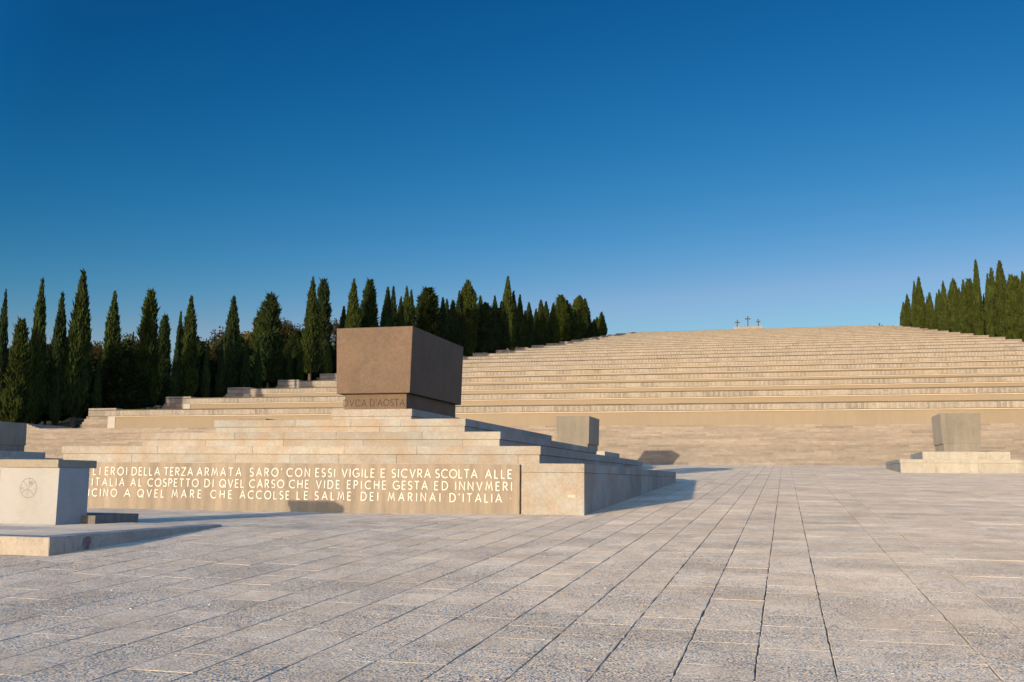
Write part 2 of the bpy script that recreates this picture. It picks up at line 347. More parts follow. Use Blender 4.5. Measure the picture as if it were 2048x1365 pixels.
# ------------------------------------------------------------------ plaza paving
bed = MB()
bxs = [-100, -80, -60, -40, -20]+[-19+k*.5 for k in range(30)]+[-4, 0, 20, 40, 60, 80]; bys = [-12, 0, 6]+[7+k*.5 for k in range(70)]+[44, 60, YF+.4]
for x0, x1 in zip(bxs, bxs[1:]):
    for y0, y1 in zip(bys, bys[1:]):
        bed.face([(x, y, ground(x, y)-.020) for x, y in ((x0, y0), (x1, y0), (x1, y1), (x0, y1))])
plaza = obj('plaza', bed, M['joint'], fix=False); tag(plaza, kind='structure')
rp = random.Random(3)
strips = []; x = -.26
while x > -98: strips.append((x-.575, x)); x -= .575
strips += [(-.26, .315), (.315, 1.46), (1.46, 2.025), (2.025, 3.75)]
x = 3.75
while x < 76: w = rp.choice((.575, 1.15, 1.15, 1.72)); strips.append((x, x+w)); x += w
def slab_near(mb, x0, x1, y0, y1, dz, tone, gx, gy, tl=(0, 0)):   # worn, uneven outline
    x0 += gx; x1 -= gx; y0 += gy; y1 -= gy; q = lambda a: rp.gauss(0, a)
    out = [(x0+(x1-x0)*t, y0+q(.0010)) for t in (0, .5)]+[(x1+q(.0035), y0+(y1-y0)*t) for t in (0, .2, .42, .63, .84)]
    out += [(x1-(x1-x0)*t, y1+q(.0010)) for t in (0, .5)]+[(x0+q(.0035), y1-(y1-y0)*t) for t in (0, .2, .42, .63, .84)]
    m = len(out); cx, cy = (x0+x1)/2, (y0+y1)/2; n = len(mb.v)
    for k, d in ((0, -.022), (0, -.003), (.005, 0)):
        for a, b in out:
            a2 = a+math.copysign(k, cx-a)*(abs(a-cx) > (x1-x0)*.4); b2 = b+math.copysign(k*.6, cy-b)*(abs(b-cy) > (y1-y0)*.45)
            mb.v.append((a2, b2, ground(a2, b2)+dz+d+tl[0]*(a2-x0)+tl[1]*(b2-y0)+(q(.0006) if d == 0 else 0)))
    mb.f.append(tuple(range(n+2*m, n+3*m))); mb.t.append(tone)
    for r in (0, m):
        for k in range(m): mb.f.append((n+r+k, n+r+(k+1) % m, n+r+m+(k+1) % m, n+r+m+k)); mb.t.append(tone)
def slab(mb, x0, x1, y0, y1, dz, tone, gx, gy, c=.005, tl=(0, 0)):
    x0 += gx; x1 -= gx; y0 += gy; y1 -= gy; jt = [(rp.gauss(0, .0022), rp.gauss(0, .0008)) for _ in range(4)]
    def P(x, y, d): return (x, y, ground(x, y)+dz+d+tl[0]*(x-x0)+tl[1]*(y-y0))
    n = len(mb.v)
    for k, d in ((0, -.022), (0, -c*.6), (c, 0)):
        for (a, b), (ja, jb) in zip(((x0+k, y0+k), (x1-k, y0+k), (x1-k, y1-k), (x0+k, y1-k)), jt): mb.v.append(P(a+ja, b+jb, d))
    mb.f.append((n+8, n+9, n+10, n+11)); mb.t.append(tone)
    for r in (0, 4):
        for k in range(4):
            mb.f.append((n+r+k, n+r+(k+1) % 4, n+r+4+(k+1) % 4, n+r+4+k)); mb.t.append(tone)
allsl = []
for x0, x1 in strips:
    for ya, yb in ((-10, 18.82), (18.82, 19.18), (19.18, YF+.02)):
        y = ya
        if yb-ya > 1: y -= rp.random()*.8
        while y < yb-.01:
            ln = rp.choice((.45, .6, .6, .75, .9, 1.2)) if yb-ya > 1 else 1
            y1 = min(y+ln, yb)
            if yb-y1 < .25: y1 = yb
            a = max(y, ya)
            if y1-a > .08: allsl.append((x0, x1, a, y1))
            y = y1
def size(s):
    x0, x1, y0, y1 = s; xm, ym = (x0+x1)/2, (y0+y1)/2
    if ym < 5: return 0
    d = Vector((xm, ym, ground(xm, ym))); z = d.dot(fw)
    u, v = d.dot(rgt)/z, d.dot(upv)/z
    if abs(u) > .55 or v < -.37: return 0
    if -22 < xm < -4.6 and 23.2 < ym < 43.6: return 0
    if xm < -14 and ym < 13: return 0
    return (x1-x0)*(y1-y0)/z**3
order = sorted(range(len(allsl)), key=lambda i: -size(allsl[i])); big = set(order[:298])
rest = MB()
for i, s in enumerate(allsl):
    x0, x1, y0, y1 = s
    if x1 < -97 or x0 > 75: continue
    near = i in big
    dz = max(-.0012, min(.0012, rp.gauss(0, .0008))); tone = min(1, max(0, rp.gauss(.5, .17))); 
    if rp.random() < .02: tone = min(1, tone+.45)
    gx = max(.0015, rp.gauss(.0052, .002)); gy = max(.0003, rp.gauss(.001, .0007)); tl = (max(-.0015, min(.0015, rp.gauss(0, .001))), max(-.0013, min(.0013, rp.gauss(0, .0008))))
    mb = MB() if near else rest
    (slab_near if near else slab)(mb, x0, x1, y0, y1, dz, tone, gx, gy, tl=tl)
    if near: obj('paving_slab', mb, M['pave'], plaza, origin=((x0+x1)/2, (y0+y1)/2, ground((x0+x1)/2, (y0+y1)/2)), fix=False)
tag(obj('paving', rest, M['pave'], plaza, fix=False), kind='stuff')
gr = MB(); rg = random.Random(9)
for k in range(140):
    yy = rg.uniform(7, 26); xx = rg.uniform(-.85, .25)*yy
    if xx < -9.8 and yy > 12 or (xx < -4.5 and yy > 23): continue
    q = rg.uniform(.004, .011); zz = ground(xx, yy)
    gr.box(xx-q*1.4, xx+q*1.3, yy-q, yy+q*.9, zz-.004, zz+q*.9, rg.random())
tag(obj('grit', gr, M['ledge'], plaza), kind='stuff')
wd = MB(); wx = ratio(12, 1281); dy = 8.93; 
for k in range(26):
    a = random.uniform(-.10, .10); x, y = wx[0]*dy+a, dy+random.uniform(-.03, .03); z = ground(x, y)-.01
    t = Vector((random.uniform(-.03, .03), random.uniform(-.03, .03), random.uniform(.015, .04)))
    wd.face([(x-.006, y, z), (x+.006, y, z), (x+t.x, y+t.y, z+t.z)], random.random())
tag(obj('weed', wd, M['weed'], origin=(wx[0]*dy, dy, ground(wx[0]*dy, dy)), fix=False), 'small green weed growing in the paving joint near the left edge', 'weed')

# ------------------------------------------------------------------ stone facing helper
def facing(parent, x0, x1, y0, y1, courses, m, seed, ln=(1.0, 2.2), sides='FR', th=.10, right_m=None):
    rr = random.Random(seed)
    X0_, X1_, Y0_ = x0, x1, y0
    for ci, (z0, z1) in enumerate(courses):
        pd = .035 if len(courses) > 1 and ci == len(courses)-1 else 0
        x0, x1, y0 = X0_-pd, X1_+pd, Y0_-pd; th_ = th+pd
        for sd in sides:
            a, b = (x0, x1) if sd == 'F' else (y0+th_, y1)
            p = a
            while p < b-.01:
                q = min(b, p+rr.uniform(*ln))
                if b-q < .5: q = b
                mb = MB(); pr = rr.uniform(0, .005); tn = min(1, max(0, rr.gauss(.5, .25)))
                if sd == 'F': mb.bbox(p+.002, q-.002, y0-pr, y0+th_, z0+.002, z1-.002, tn, .006)
                elif sd == 'R': mb.bbox(x1-th_, x1+pr, p+.002, q-.002, z0+.002, z1-.002, tn, .006)
                else: mb.bbox(x0-pr, x0+th_, p+.002, q-.002, z0+.002, z1-.002, tn, .006)
                obj('stone', mb, m, parent, origin=mb.v[0], fix=True)
                p = q

# ------------------------------------------------------------------ the large tomb
X1, Y0b, Y1b = -4.585, 23.24, 43.66
X0 = 2*CX-X1-.12
tomb = empty('stepped_tomb', (CX, 33.4, ground(CX, 33.4)))
tag(tomb, 'huge brown porphyry block on a broad stepped stone base with white lettering', 'tomb')
ZB = .39
core = MB(); core.box(X0+.09, X1-.09, Y0b+.12, Y1b-.02, -1.5, ZB-.01, .5)
tier = obj('base_tier', core, M['base'], tomb)
ZJ = .175
# inscription panel, groove, corner pier
pn = MB(); pn.bbox(X0+1.6, -6.165, Y0b+.02, Y0b+.14, -1.3, ZB-.03, .5, .004)
panel = obj('inscription_panel', pn, M['panel'], tomb, origin=(CX, Y0b, -.8))
cn = MB(); cn.bbox(-6.115, X1, Y0b, Y0b+.13, -1.3, ZJ-.002, .6, .006)
obj('stone', cn, M['base'], tier)
cn = MB(); cn.bbox(-6.115, X1+.002, Y0b-.003, Y0b+.13, ZJ+.002, ZB-.002, .45, .006)
obj('stone', cn, M['base'], tier)
cn = MB(); cn.bbox(X0, X0+1.55, Y0b, Y0b+.13, -1.3, ZB-.002, .5, .006)
obj('stone', cn, M['base'], tier)
y = Y0b+.135; rs = random.Random(5)
while y < Y1b-.05:
    q = min(Y1b, y+rs.uniform(1.2, 1.9))
    if Y1b-q < .7: q = Y1b
    mb = MB(); mb.bbox(X1-.12, X1-.012, y+.002, q-.002, -1.3, ZJ-.002, rs.random(), .005); obj('stone', mb, M['base'], tier)
    mb = MB(); mb.bbox(X1-.12, X1+.002, y+.002, q-.002, ZJ+.002, ZB-.002, rs.random(), .006); obj('stone', mb, M['base'], tier)
    y = q
mb = MB(); mb.box(-4.98, -4.80, Y0b-.006, Y0b+.02, -.405, -.345); obj('repair_patch', mb, M['ledge'], tier)
tiers = [(X1-1.44, 24.69, .853, 42.0), (X1-2.94, 26.22, 1.30, 40.6), (X1-4.45, 27.76, 1.762, 38.9), (-11.745, 30.45, 2.262, 36.4)]
zp = ZB
for i, (xr, yf, zt, yb) in enumerate(tiers):
    xl = 2*CX-xr-(.0 if i else .05)
    c = MB(); c.box(xl+.09, xr-.09, yf+.09, yb-.02, zp-.01, zt-.01, .5)
    tr = obj('step_tier', c, M['base'], tomb)
    zm = (zp+zt)/2+.01
    facing(tr, xl, xr, yf, yb, ((zp, zm), (zm, zt)), M['base'], 40+i, (1.4, 3.4), 'FRL')
    top = MB(); top.box(xl+.1, xr-.1, yf+.1, yb-.03, zt-.009, zt-.001); obj('tread', top, M['base'], tr)
    zp = zt
ped = MB(); ped.box(CX-1.135, CX+1.085, 30.80, 35.9, zp-.01, 2.80)
pedo = obj('pedestal', ped, M['porph'], tomb, origin=(CX, 33.3, zp))
mono = MB()
def mono_hexa(mb, lo, hi):
    mb.hexa(lo, hi)
mono.hexa([(-14.515, 30.617, 2.80), (-11.884, 30.617, 2.80), (-11.884, 36.03, 2.80), (-14.515, 36.03, 2.80)],
          [(-14.583, 30.588, 5.03), (-11.817, 30.588, 5.03), (-11.817, 36.01, 5.03), (-14.583, 36.01, 5.03)])
mono_o = obj('sarcophagus', mono, M['porph'], tomb, origin=(CX, 33.3, 2.8))
def bev(o, w=.012, seg=2):
    b = o.modifiers.new('bevel', 'BEVEL'); b.width = w; b.segments = seg; b.limit_method = 'ANGLE'
bev(mono_o, .018)
# lettering on the pedestal
lt = MB()
for t, a, b in (('DVCA', 687.9, 732.4), ("D'AOSTA", 740.8, 808.6)):
    word(None, t, ratio(a, 806)[0]*30.8, ratio(b, 806)[0]*30.8, ratio(750, 812.2)[1]*30.8, (ratio(750, 799.6)[1]-ratio(750, 812.2)[1])*30.8, 30.8, .085, .003, True, each=(M['letterdk'], pedo))
# inscription
lines = [
 ([("AGLI", 152, 201), ("EROI", 211.6, 254.2), ("DELLA", 264.8, 320), ("TERZA", 329.2, 386.2), ("ARMATA", 395, 483), ("SARO'", 500.5, 564.3), ("CON", 574.4, 619.8),
   ("ESSI", 632.3, 670.3), ("VIGILE", 684.8, 749.3), ("E", 762.9, 770.6), ("SICVRA", 784.5, 861.3), ("SCOLTA", 871.9, 954.6), ("ALLE", 971.5, 1023.8)], (220, 935.2, 949.9), (1020, 940.3, 957.4)),
 ([("D'ITALIA", 163, 249), ("AL", 262.4, 283.8), ("COSPETTO", 296.4, 397.2), ("DI", 410.3, 427.2), ("QVEL", 440, 488), ("CARSO", 499.8, 568.3), ("CHE", 579.5, 617.7),
   ("VIDE", 633.3, 679.7), ("EPICHE", 695.4, 772.3), ("GESTA", 787, 855.5), ("ED", 870, 895.8), ("INNVMERI", 911.7, 1023.8)], (190, 957.4, 972.2), (1020, 964.5, 980.9)),
 ([("VICINO", 163, 233.8), ("A", 249, 260.8), ("QVEL", 276, 328.3), ("MARE", 344.7, 402.6), ("CHE", 422, 464), ("ACCOLSE", 481, 579), ("LE", 594.8, 615.9),
   ("SALME", 630.5, 702.4), ("DEI", 723, 756.6), ("MARINAI", 777.4, 880.8), ("D'ITALIA", 900.5, 1003.6), (".", 1020.5, 1023)], (200, 979, 993.8), (1000, 987.9, 1004.3))]
lt = MB(); YP = Y0b+.02
for ws, (xa, ta, ba), (xb, tb_, bb) in lines:
    za0, za1 = ratio(xa, ba)[1]*YP, ratio(xa, ta)[1]*YP; zb0, zb1 = ratio(xb, bb)[1]*YP, ratio(xb, tb_)[1]*YP
    zz, hh = (za0+zb0)/2, ((za1-za0)+(zb1-zb0))/2
    for t, a, b in ws:
        ym = (ba+bb)/2-8
        word(None, t, ratio(a, ym)[0]*YP, ratio(b, ym)[0]*YP, zz, hh, YP, .112, .016, each=(M['letter'], panel))

# ------------------------------------------------------------------ smaller tombs in a row
def small_tomb(cx, label, extra=None):
    gz = ground(cx, 64)
    t = empty('small_tomb', (cx, 64.5, gz)); tag(t, label, 'tomb', 'row of smaller tombs behind the large one')
    c = MB(); c.box(cx-3.55, cx+3.55, 60.35, 68.6, gz-.6, 1.33); b = obj('base_tier', c, M['white'], t)
    facing(b, cx-3.65, cx+3.65, 60.25, 68.6, ((gz-.4, 1.14), (1.14, 1.34)), M['white'], int(cx)+90, (1.5, 2.4), 'FRL')
    c = MB(); c.box(cx-2.2, cx+2.2, 61.7, 67.3, 1.33, 1.80); s_ = obj('step_tier', c, M['white'], t)
    facing(s_, cx-2.3, cx+2.3, 61.6, 67.3, ((1.34, 1.81),), M['white'], int(cx)+70, (1.3, 2.2), 'FRL')
    c = MB(); c.box(cx-.953, cx+.953, 62.92, 66.5, 1.80, 2.31); obj('pedestal', c, M['green'], t)
    c = MB(); c.hexa([(cx-1.027, 62.95, 2.31), (cx+1.027, 62.95, 2.31), (cx+1.027, 66.55, 2.31), (cx-1.027, 66.55, 2.31)],
                     [(cx-1.091, 62.82, 4.09), (cx+1.091, 62.82, 4.09), (cx+1.091, 66.42, 4.09), (cx-1.091, 66.42, 4.09)])
    o = obj('sarcophagus', c, M['green'], t); bev(o, .015)
    return t
small_tomb(9.9, 'grey tomb block on a pale two-tier base at the right side of the plaza')
small_tomb(CX, 'grey tomb block seen just right of the big stepped tomb, its shadow on the stairs')
small_tomb(-36.2, 'tomb whose top barely shows above the left steps of the big stepped tomb')
lt_ = small_tomb(-59.4, 'dark tomb at the left picture edge behind the white altar')

# ------------------------------------------------------------------ altar on its platform
AX = -13.35; PX0, PX1, PY0, PY1, PZ = AX-3.1, -10.25, 12.29, 16.86, -.885
pf = empty('altar_platform', (AX, 14.6, ground(AX, 14.6)))
tag(pf, 'low pale stone platform with joints and a dark stain under the white altar', 'platform')
c = MB(); c.box(PX0+.1, PX1-.1, PY0+.1, PY1-.05, -1.5, PZ-.01); obj('core', c, M['slabst'], pf)
rr = random.Random(11); p = PX0
while p < PX1-.01:
    q = min(PX1, p+1.55)
    mb = MB(); mb.bbox(p+.002, q-.002, PY0, PY0+.34, -1.5, PZ, rr.random(), .012); obj('stone', mb, M['slabst'], pf); p = q
ys_ = [PY0+.343, 12.83, 13.9, 15.3, 16.45, PY1]
for a, b in zip(ys_, ys_[1:]):
    mb = MB(); mb.bbox(PX1-.4, PX1, a+.003, b-.003, -1.5, PZ, rr.random(), .012); obj('stone', mb, M['slabst'], pf)
y = PY0+.343
while y < PY1-.02:
    q = min(PY1, y+1.1); x = PX0
    while x < PX1-.41:
        xx = min(PX1-.402, x+rr.uniform(.9, 1.6)); mb = MB(); mb.bbox(x+.003, xx-.003, y+.003, q-.003, PZ-.1, PZ-.002, rr.random(), .008); obj('paving_stone', mb, M['platf'], pf); x = xx
    y = q
mb = MB(); mb.bbox(-12.20, -10.10, PY1, PY1+.01, -1.5, -1.2)
sm_ = MB(); a_ = [(13.02, -.93), (13.10, -.91), (13.17, -.92), (13.20, -1.0), (13.15, -1.1), (13.16, -1.16), (13.06, -1.17), (13.04, -1.08), (12.99, -1.02)]
sm_.face([(PX1+.0025, y_, z_) for y_, z_ in a_]); obj('stain', sm_, M['stain'], pf, fix=False)
al = empty('altar', (AX, 15.8, PZ)); tag(al, 'white marble altar with carved round monogram and grey cap slab', 'altar')
c = MB(); c.box(AX-.64, AX+.64, 15.365, 16.19, PZ-.002, .137); bo = obj('altar_body', c, M['altar'], al); bev(bo, .006)
c = MB(); c.box(AX-.655, AX+.632, 15.335, 16.39, .14, .285); bo2 = obj('cap_slab', c, M['cap'], al); bev(bo2, .006)
em = MB(); ex, ez, er = AX+.005, -.232, .178
t3 = lambda u, v, l: (u, 15.365-l, v)
def er_(pts, w=.011, lf=.002): ribbon(em, [(ex+a*er, ez+b*er) for a, b in pts], w, t3, lf, False)
er_(arc(0, 0, 1, 0, 360, 40)); er_([(.04, 1), (.0, .18)], .009, .0025); er_([(-.05, -.12), (-.05, -1)], .009, .0028)
er_([(-.68, .70), (-.2, .22)], .009, .003); er_([(.72, .68), (.2, .2)], .009, .0033)
er_([(-.85, -.58), (-.45, -.25), (-.05, -.08), (.3, -.3), (.68, -.72)], .011, .0036)
er_(arc(.22, .45, .16, -60, 200, 10)+[(.42, .78)], .009, .004); er_([(-.9, .02), (-.62, .02)], .008, .0043); er_([(-.9, -.12), (-.62, -.12)], .008, .0046); er_([(.62, -.1), (.92, -.1)], .008, .0048); er_([(-.16, .1), (.22, .1)], .008, .005)
obj('carved_monogram', em, M['carve'], bo, fix=False)
pl = empty('plinth_slab', (-13.2, 16.6, PZ)); tag(pl, 'long low dark stone kerb behind the foot of the white altar', 'kerb')
p = 16.02
for k, q in enumerate((16.35, 16.7, 17.0, 17.32)):
    mb = MB(); mb.bbox(-14.2, -12.39, p+.002, q-.002, PZ-.25, PZ+.152, .2+.1*k, .006); obj('stone', mb, M['kerb'], pl); p = q

# ------------------------------------------------------------------ broad stairs below the terraces
st = empty('broad_stairs', (CX, YF, ZF)); tag(st, 'long flight of weathered pale stone steps rising from the plaza', 'stairs')
rr = random.Random(21)
for k in range(NST):
    mb = MB(); y0 = YF+k*TRD; z0 = ZF+k*RIS; x = -97-rr.random()*2; y1 = YL+.3 if k == NST-1 else y0+TRD+.06
    ro = rr.gauss(0, .12)
    while x < 66:
        w = rr.uniform(.8, 3.0); pr = rr.gauss(0, .007)
        mb.box(x+.003, x+w-.003, y0+pr, y1, z0-(.5 if k == 0 else .03), z0+RIS+rr.gauss(0, .003), min(1, max(0, rr.gauss(.5+ro, .24)))); x += w
    obj('step', mb, M['step'], st, origin=(CX, y0, z0))
mb = MB(); mb.box(-95, 64, YL+.28, D0+.3, ZL-.6, ZL-.006); obj('landing', mb, M['step'], st)
# parapet at the left end of the landing
pw = empty('low_parapet', (-80, 88.5, ZL)); tag(pw, 'low parapet wall in blue shade left of the terraces, behind the dark left tomb', 'wall')
mb = MB(); mb.box(-92, -74.85, 85.6, 92.0, ZL-.2, 5.22); obj('wall', mb, M['band'], pw)
for k in range(4):
    mb = MB(); mb.bbox(-74.84+k*.42, -74.84+(k+1)*.42-.004, 85.0, 85.7, ZL-.1, 5.18-k*.13, .8, .01); obj('stone', mb, M['step'], pw)
mb = MB(); mb.bbox(-91, -75.6, 85.4, 86.2, 5.222, 5.31, .8, .01); obj('coping', mb, M['band'], pw)

# ------------------------------------------------------------------ the terraces
ter = empty('terraced_memorial', (CX, D0, ZL))
tag(ter, 'giant memorial of twenty-two stone terraces climbing the hill, word bands repeated on each', 'memorial')
wordmb = {}
def terrace(n):
    y = D0+B0*n; zc = Z0+A0*n; zt = zc+BT; zb = zt-A0 if n else ZL
    xl, xr = EL[n], ER[n]; tl, trr = xl+3.45, xr-3.45
    rr = random.Random(300+n)
    yb = y+B0+.6 if n < 21 else y+7
    c = MB(); c.box(xl+.15, xr-.15, y+.25, yb, zb-3, zt-.03); t = obj('terrace', c, M['step'], ter, origin=(CX, y, zb))
    # name plates
    mb = MB(); pw_ = 1.25 if n < 6 else 5; x = tl
    while x < trr-.01:
        q = min(trr, x+pw_); mb.box(x+.0015, q-.0015, y+.10+rr.uniform(0, .003), y+.26, zb-.05, zc-.05, rr.random()); x = q
    obj('name_wall', mb, M['bronze'], t)
    mb = MB(); mb.box(tl, trr, y-.03, y+.26, zc-.048, zc+.035, .5); obj('ledge', mb, M['ledge'], t)
    # band of stones
    zs0, zs1 = zc+.075, zt-.10
    x = xl; allst = MB()
    while x < xr-.01:
        q = min(xr, x+rr.uniform(1.2, 2.2))
        if xr-q < .6: q = xr
        mb = MB() if n < 3 else allst
        pr = rr.uniform(0, .012); tn = min(1, max(0, rr.gauss(.5, .25 if n < 5 else .14)))
        args = (x+.006, q-.006, y+.02-pr, y+.27, zs0, zs1, tn)
        if n < 3:
            mb.bbox(*args, .01)
            o = obj('stone', mb, M['band'], t, origin=((x+q)/2, y, zs0))
        else: mb.box(*args)
        x = q
    if n >= 3: tag(obj('band_stones', allst, M['band'], t), kind='stuff')
    # lettering
    mb = MB(); h = .40; wl = 3.9; x = xl+4.2
    while x < xr-4.2-wl:
        if n < 9:
            word(mb, 'PRESENTE', x, x+wl, zs0+.07, h, y+.006, .17, .018)
        else:
            for k in range(8):
                a = x+k*.5; mb.box(a, a+.1, y-.014, y+.01, zs0+.07, zs0+.07+h)
                mb.box(a+.1, a+.34, y-.014, y+.01, zs0+.07+h*(.38 if k % 2 else .75), zs0+.07+h*(.62 if k % 2 else 1))
        x += wl+.5
    tag(obj('lettering', mb, M['bandlet'], t, fix=False), kind='stuff')
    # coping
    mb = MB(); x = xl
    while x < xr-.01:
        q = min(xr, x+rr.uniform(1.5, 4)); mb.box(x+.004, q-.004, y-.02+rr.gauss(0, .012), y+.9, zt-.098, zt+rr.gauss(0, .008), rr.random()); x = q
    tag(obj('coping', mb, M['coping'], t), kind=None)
    # ends
    for sgn, xe, xt in ((-1, xl, tl), (1, xr, trr)):
        pm = MB(); nn = 6; zh = zc+.03-zb
        for k in range(nn):
            za, zz = zb-.02+zh*k/nn, zb-.02+zh*(k+1)/nn
            ext = xe+sgn*1.5*(1-k/nn)
            w2 = xt+sgn*.95
            p = w2
            while (ext-p)*sgn > .01:
                q = p+sgn*rr.uniform(.8, 1.5)
                if (ext-q)*sgn < .3: q = ext
                pm.box(min(p, q)+.004, max(p, q)-.004, y+.05-rr.uniform(0, .01), y+.5+k*.3, za+.004, zz, rr.random()); p = q
        obj('end_pier', pm, M['pil'] if n < 0 else M['step'], t)
        pb = MB(); pb.bbox(min(xt, xt+sgn*.94), max(xt, xt+sgn*.94), y+.03, y+.3, zb-.02, zc+.03, .7, .01)
        obj('pilaster', pb, M['pil'], t)
        eb = MB(); eb.bbox(min(xe-sgn*3.5, xe), max(xe-sgn*3.5, xe), y+.012, y+1.2, zc+.05 if n else zc+.05, zt+.17, .6, .012)
        obj('end_block', eb, M['band'], t)
for n in range(22): terrace(n)
# top parapet carrying the crosses
YT = 388.
ratp = ratio(1467, 658)[0]*YT, ratio(1525, 656)[0]*YT
mb = MB(); ztop = Z0+A0*21+BT
mb.box(ratp[0], ratp[1], YT-3, YT+3, ztop-.5, ratio(1496, 655.6)[1]*YT)
cp = obj('cross_platform', mb, M['band'], origin=((ratp[0]+ratp[1])/2, YT, ztop)); tag(cp, 'small pale platform on the summit terrace under the three crosses', 'platform')
for px, ytop, lab, hw, ar in ((1474.5, 641, 'left of the three dark crosses on the summit, shorter than the middle one', .85, 3.7),
                        (1495.5, 634, 'tallest dark cross in the middle of the summit group', 1.05, 3.6),
                        (1516.5, 640, 'right of the three dark crosses on the summit, nearest the right trees', .8, 3.2)):
    a, zt_ = ratio(px, ytop); x = a*YT; zt_ *= YT; zb_ = ratio(1496, 655.6)[1]*YT-.05
    c = empty('cross', (x, YT, zb_)); tag(c, lab, 'cross', 'three crosses on the summit')
    mb = MB(); mb.bbox(x-.19, x+.19, YT-.19, YT+.19, zb_, zt_+.25, .5, .02); obj('upright', mb, M['iron'], c)
    za = zt_-ar*.2-.1; mb = MB(); mb.bbox(x-hw, x+hw, YT-.2, YT+.2, za-.19, za+.19, .5, .02); obj('crossbar', mb, M['iron'], c)

# ------------------------------------------------------------------ trees
def cypress_mesh(seed, style, nleaf=5200):
    rr = random.Random(seed); mb = MB(); H, RR = 12., 1.3; off = Vector((seed*7.3, 0, 0))
    def prof(t):
        if style == 0: r = min(1, (t/.10)**.6*.75+.25) * (1-max(0, (t-.22)/.78)**1.55)      # spindle
        elif style == 1: r = min(1, .6+t*3) * (1-t)**.62 * (1.05)                          # cone
        elif style == 2: r = min(1, .5+t*2) * (1-max(0, (t-.6)/.4)**2.3)*.95               # column, blunt
        elif style == 3: r = min(1, .7+t*2)*(1-t)**.5*(1+.16*math.sin(t*31+seed))           # ragged
        else: r = min(1, .5+t*3)*(1-max(0, (t-.12)/.88)**1.7)**.95
        return max(.03, r)
    def lump(a, t):
        v = Vector((math.cos(a)*1.6, math.sin(a)*1.6, t*(5.5 if style != 3 else 9)))+off
        return 1+.38*noise.noise(v)+.22*noise.noise(v*2.3)
    # inner mass
    nr, ns = 30, 14; base = len(mb.v)
    for i in range(nr+1):
        t = i/nr
        for k in range(ns):
            a = 2*math.pi*k/ns; r = prof(t)*.80*lump(a, t)*RR
            mb.v.append((math.cos(a)*r, math.sin(a)*r, .03*H+t*H*.93))
    for i in range(nr):
        for k in range(ns):
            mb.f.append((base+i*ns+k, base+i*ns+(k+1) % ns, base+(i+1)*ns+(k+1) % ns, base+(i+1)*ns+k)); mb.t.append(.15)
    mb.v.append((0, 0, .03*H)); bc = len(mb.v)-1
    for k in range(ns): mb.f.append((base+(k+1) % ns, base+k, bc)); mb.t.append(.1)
    n = 0
    while n < nleaf:
        t = rr.random()
        if rr.random() > .18+prof(t): continue
        n += 1; a = rr.uniform(0, 2*math.pi); lp = lump(a, t)
        r = prof(t)*RR*lp*rr.uniform(.76, 1.04)
        p = Vector((math.cos(a)*r, math.sin(a)*r, .02*H+t*H*.955)); o = Vector((math.cos(a), math.sin(a), 0))
        ln = rr.uniform(.28, .62)*(1 if style != 3 else 1.15)*(1.7 if rr.random() < .025 else 1); tilt = rr.uniform(-.05, .5)+(.35 if style == 3 else 0)
        d = (Vector((rr.gauss(0, .22), rr.gauss(0, .22), 1))+o*tilt).normalized()
        w = d.cross(o+Vector((rr.gauss(0, .7), rr.gauss(0, .7), rr.gauss(0, .3)))).normalized()*rr.uniform(.05, .12)
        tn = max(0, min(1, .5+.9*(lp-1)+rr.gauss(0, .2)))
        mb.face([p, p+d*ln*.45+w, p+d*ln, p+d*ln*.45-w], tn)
    # leader shoots
    for k in range(26 if style != 2 else 60):
        p = Vector((rr.gauss(0, .05 if style != 2 else .22), rr.gauss(0, .05 if style != 2 else .22), H*rr.uniform(.9, .965)))
        d = Vector((rr.gauss(0, .12), rr.gauss(0, .12), 1)).normalized()*rr.uniform(.3, .6); w = Vector((rr.gauss(0, 1), rr.gauss(0, 1), 0)).normalized()*.05
        mb.face([p-w, p+w, p+d], .5)
    return mb.mesh('crown')
CY = {}
for m_ in ('cyp', 'cypm', 'cypy'):
    for st_ in range(5):
        for v in range(2):
            if m_ == 'cyp': me = cypress_mesh(st_*10+v+1, st_)
            else: me = CY['cyp', st_, v].copy(); me.name = 'crown'; me.materials.clear()
            me.materials.append(M[m_]); CY[m_, st_, v] = me
tk = MB(); tk.tube([(0, 0, -.5), (0, 0, .3), (.03, .02, 1.2), (0, .03, 4)], [.34, .24, .19, .12], 8); TRUNK = tk.mesh('trunk'); TRUNK.materials.append(M['bark'])
ncy = [0]
def cypress(x, y, z, h, hw, label, group, style=None, m_='cyp', lean=0, clear=.03):
    rr = random.Random(ncy[0]*13+5); ncy[0] += 1
    if style is None: style = rr.choice((0, 0, 1, 2, 4, 4))
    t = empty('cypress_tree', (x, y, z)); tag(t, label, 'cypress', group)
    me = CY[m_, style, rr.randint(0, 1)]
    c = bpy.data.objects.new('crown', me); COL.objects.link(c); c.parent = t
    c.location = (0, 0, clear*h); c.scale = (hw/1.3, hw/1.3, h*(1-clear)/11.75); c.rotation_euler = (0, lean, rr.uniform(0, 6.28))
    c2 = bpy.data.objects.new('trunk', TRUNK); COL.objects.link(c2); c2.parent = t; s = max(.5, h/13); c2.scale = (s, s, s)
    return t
def edgeL(y):
    n = (y-D0)/B0; n = max(0, min(20.99, n)); i = int(n); return EL[i]+(EL[i+1]-EL[i])*(n-i)
def edgeR(y):
    n = (y-D0)/B0; n = max(0, min(20.99, n)); i = int(n); return ER[i]+(ER[i+1]-ER[i])*(n-i)
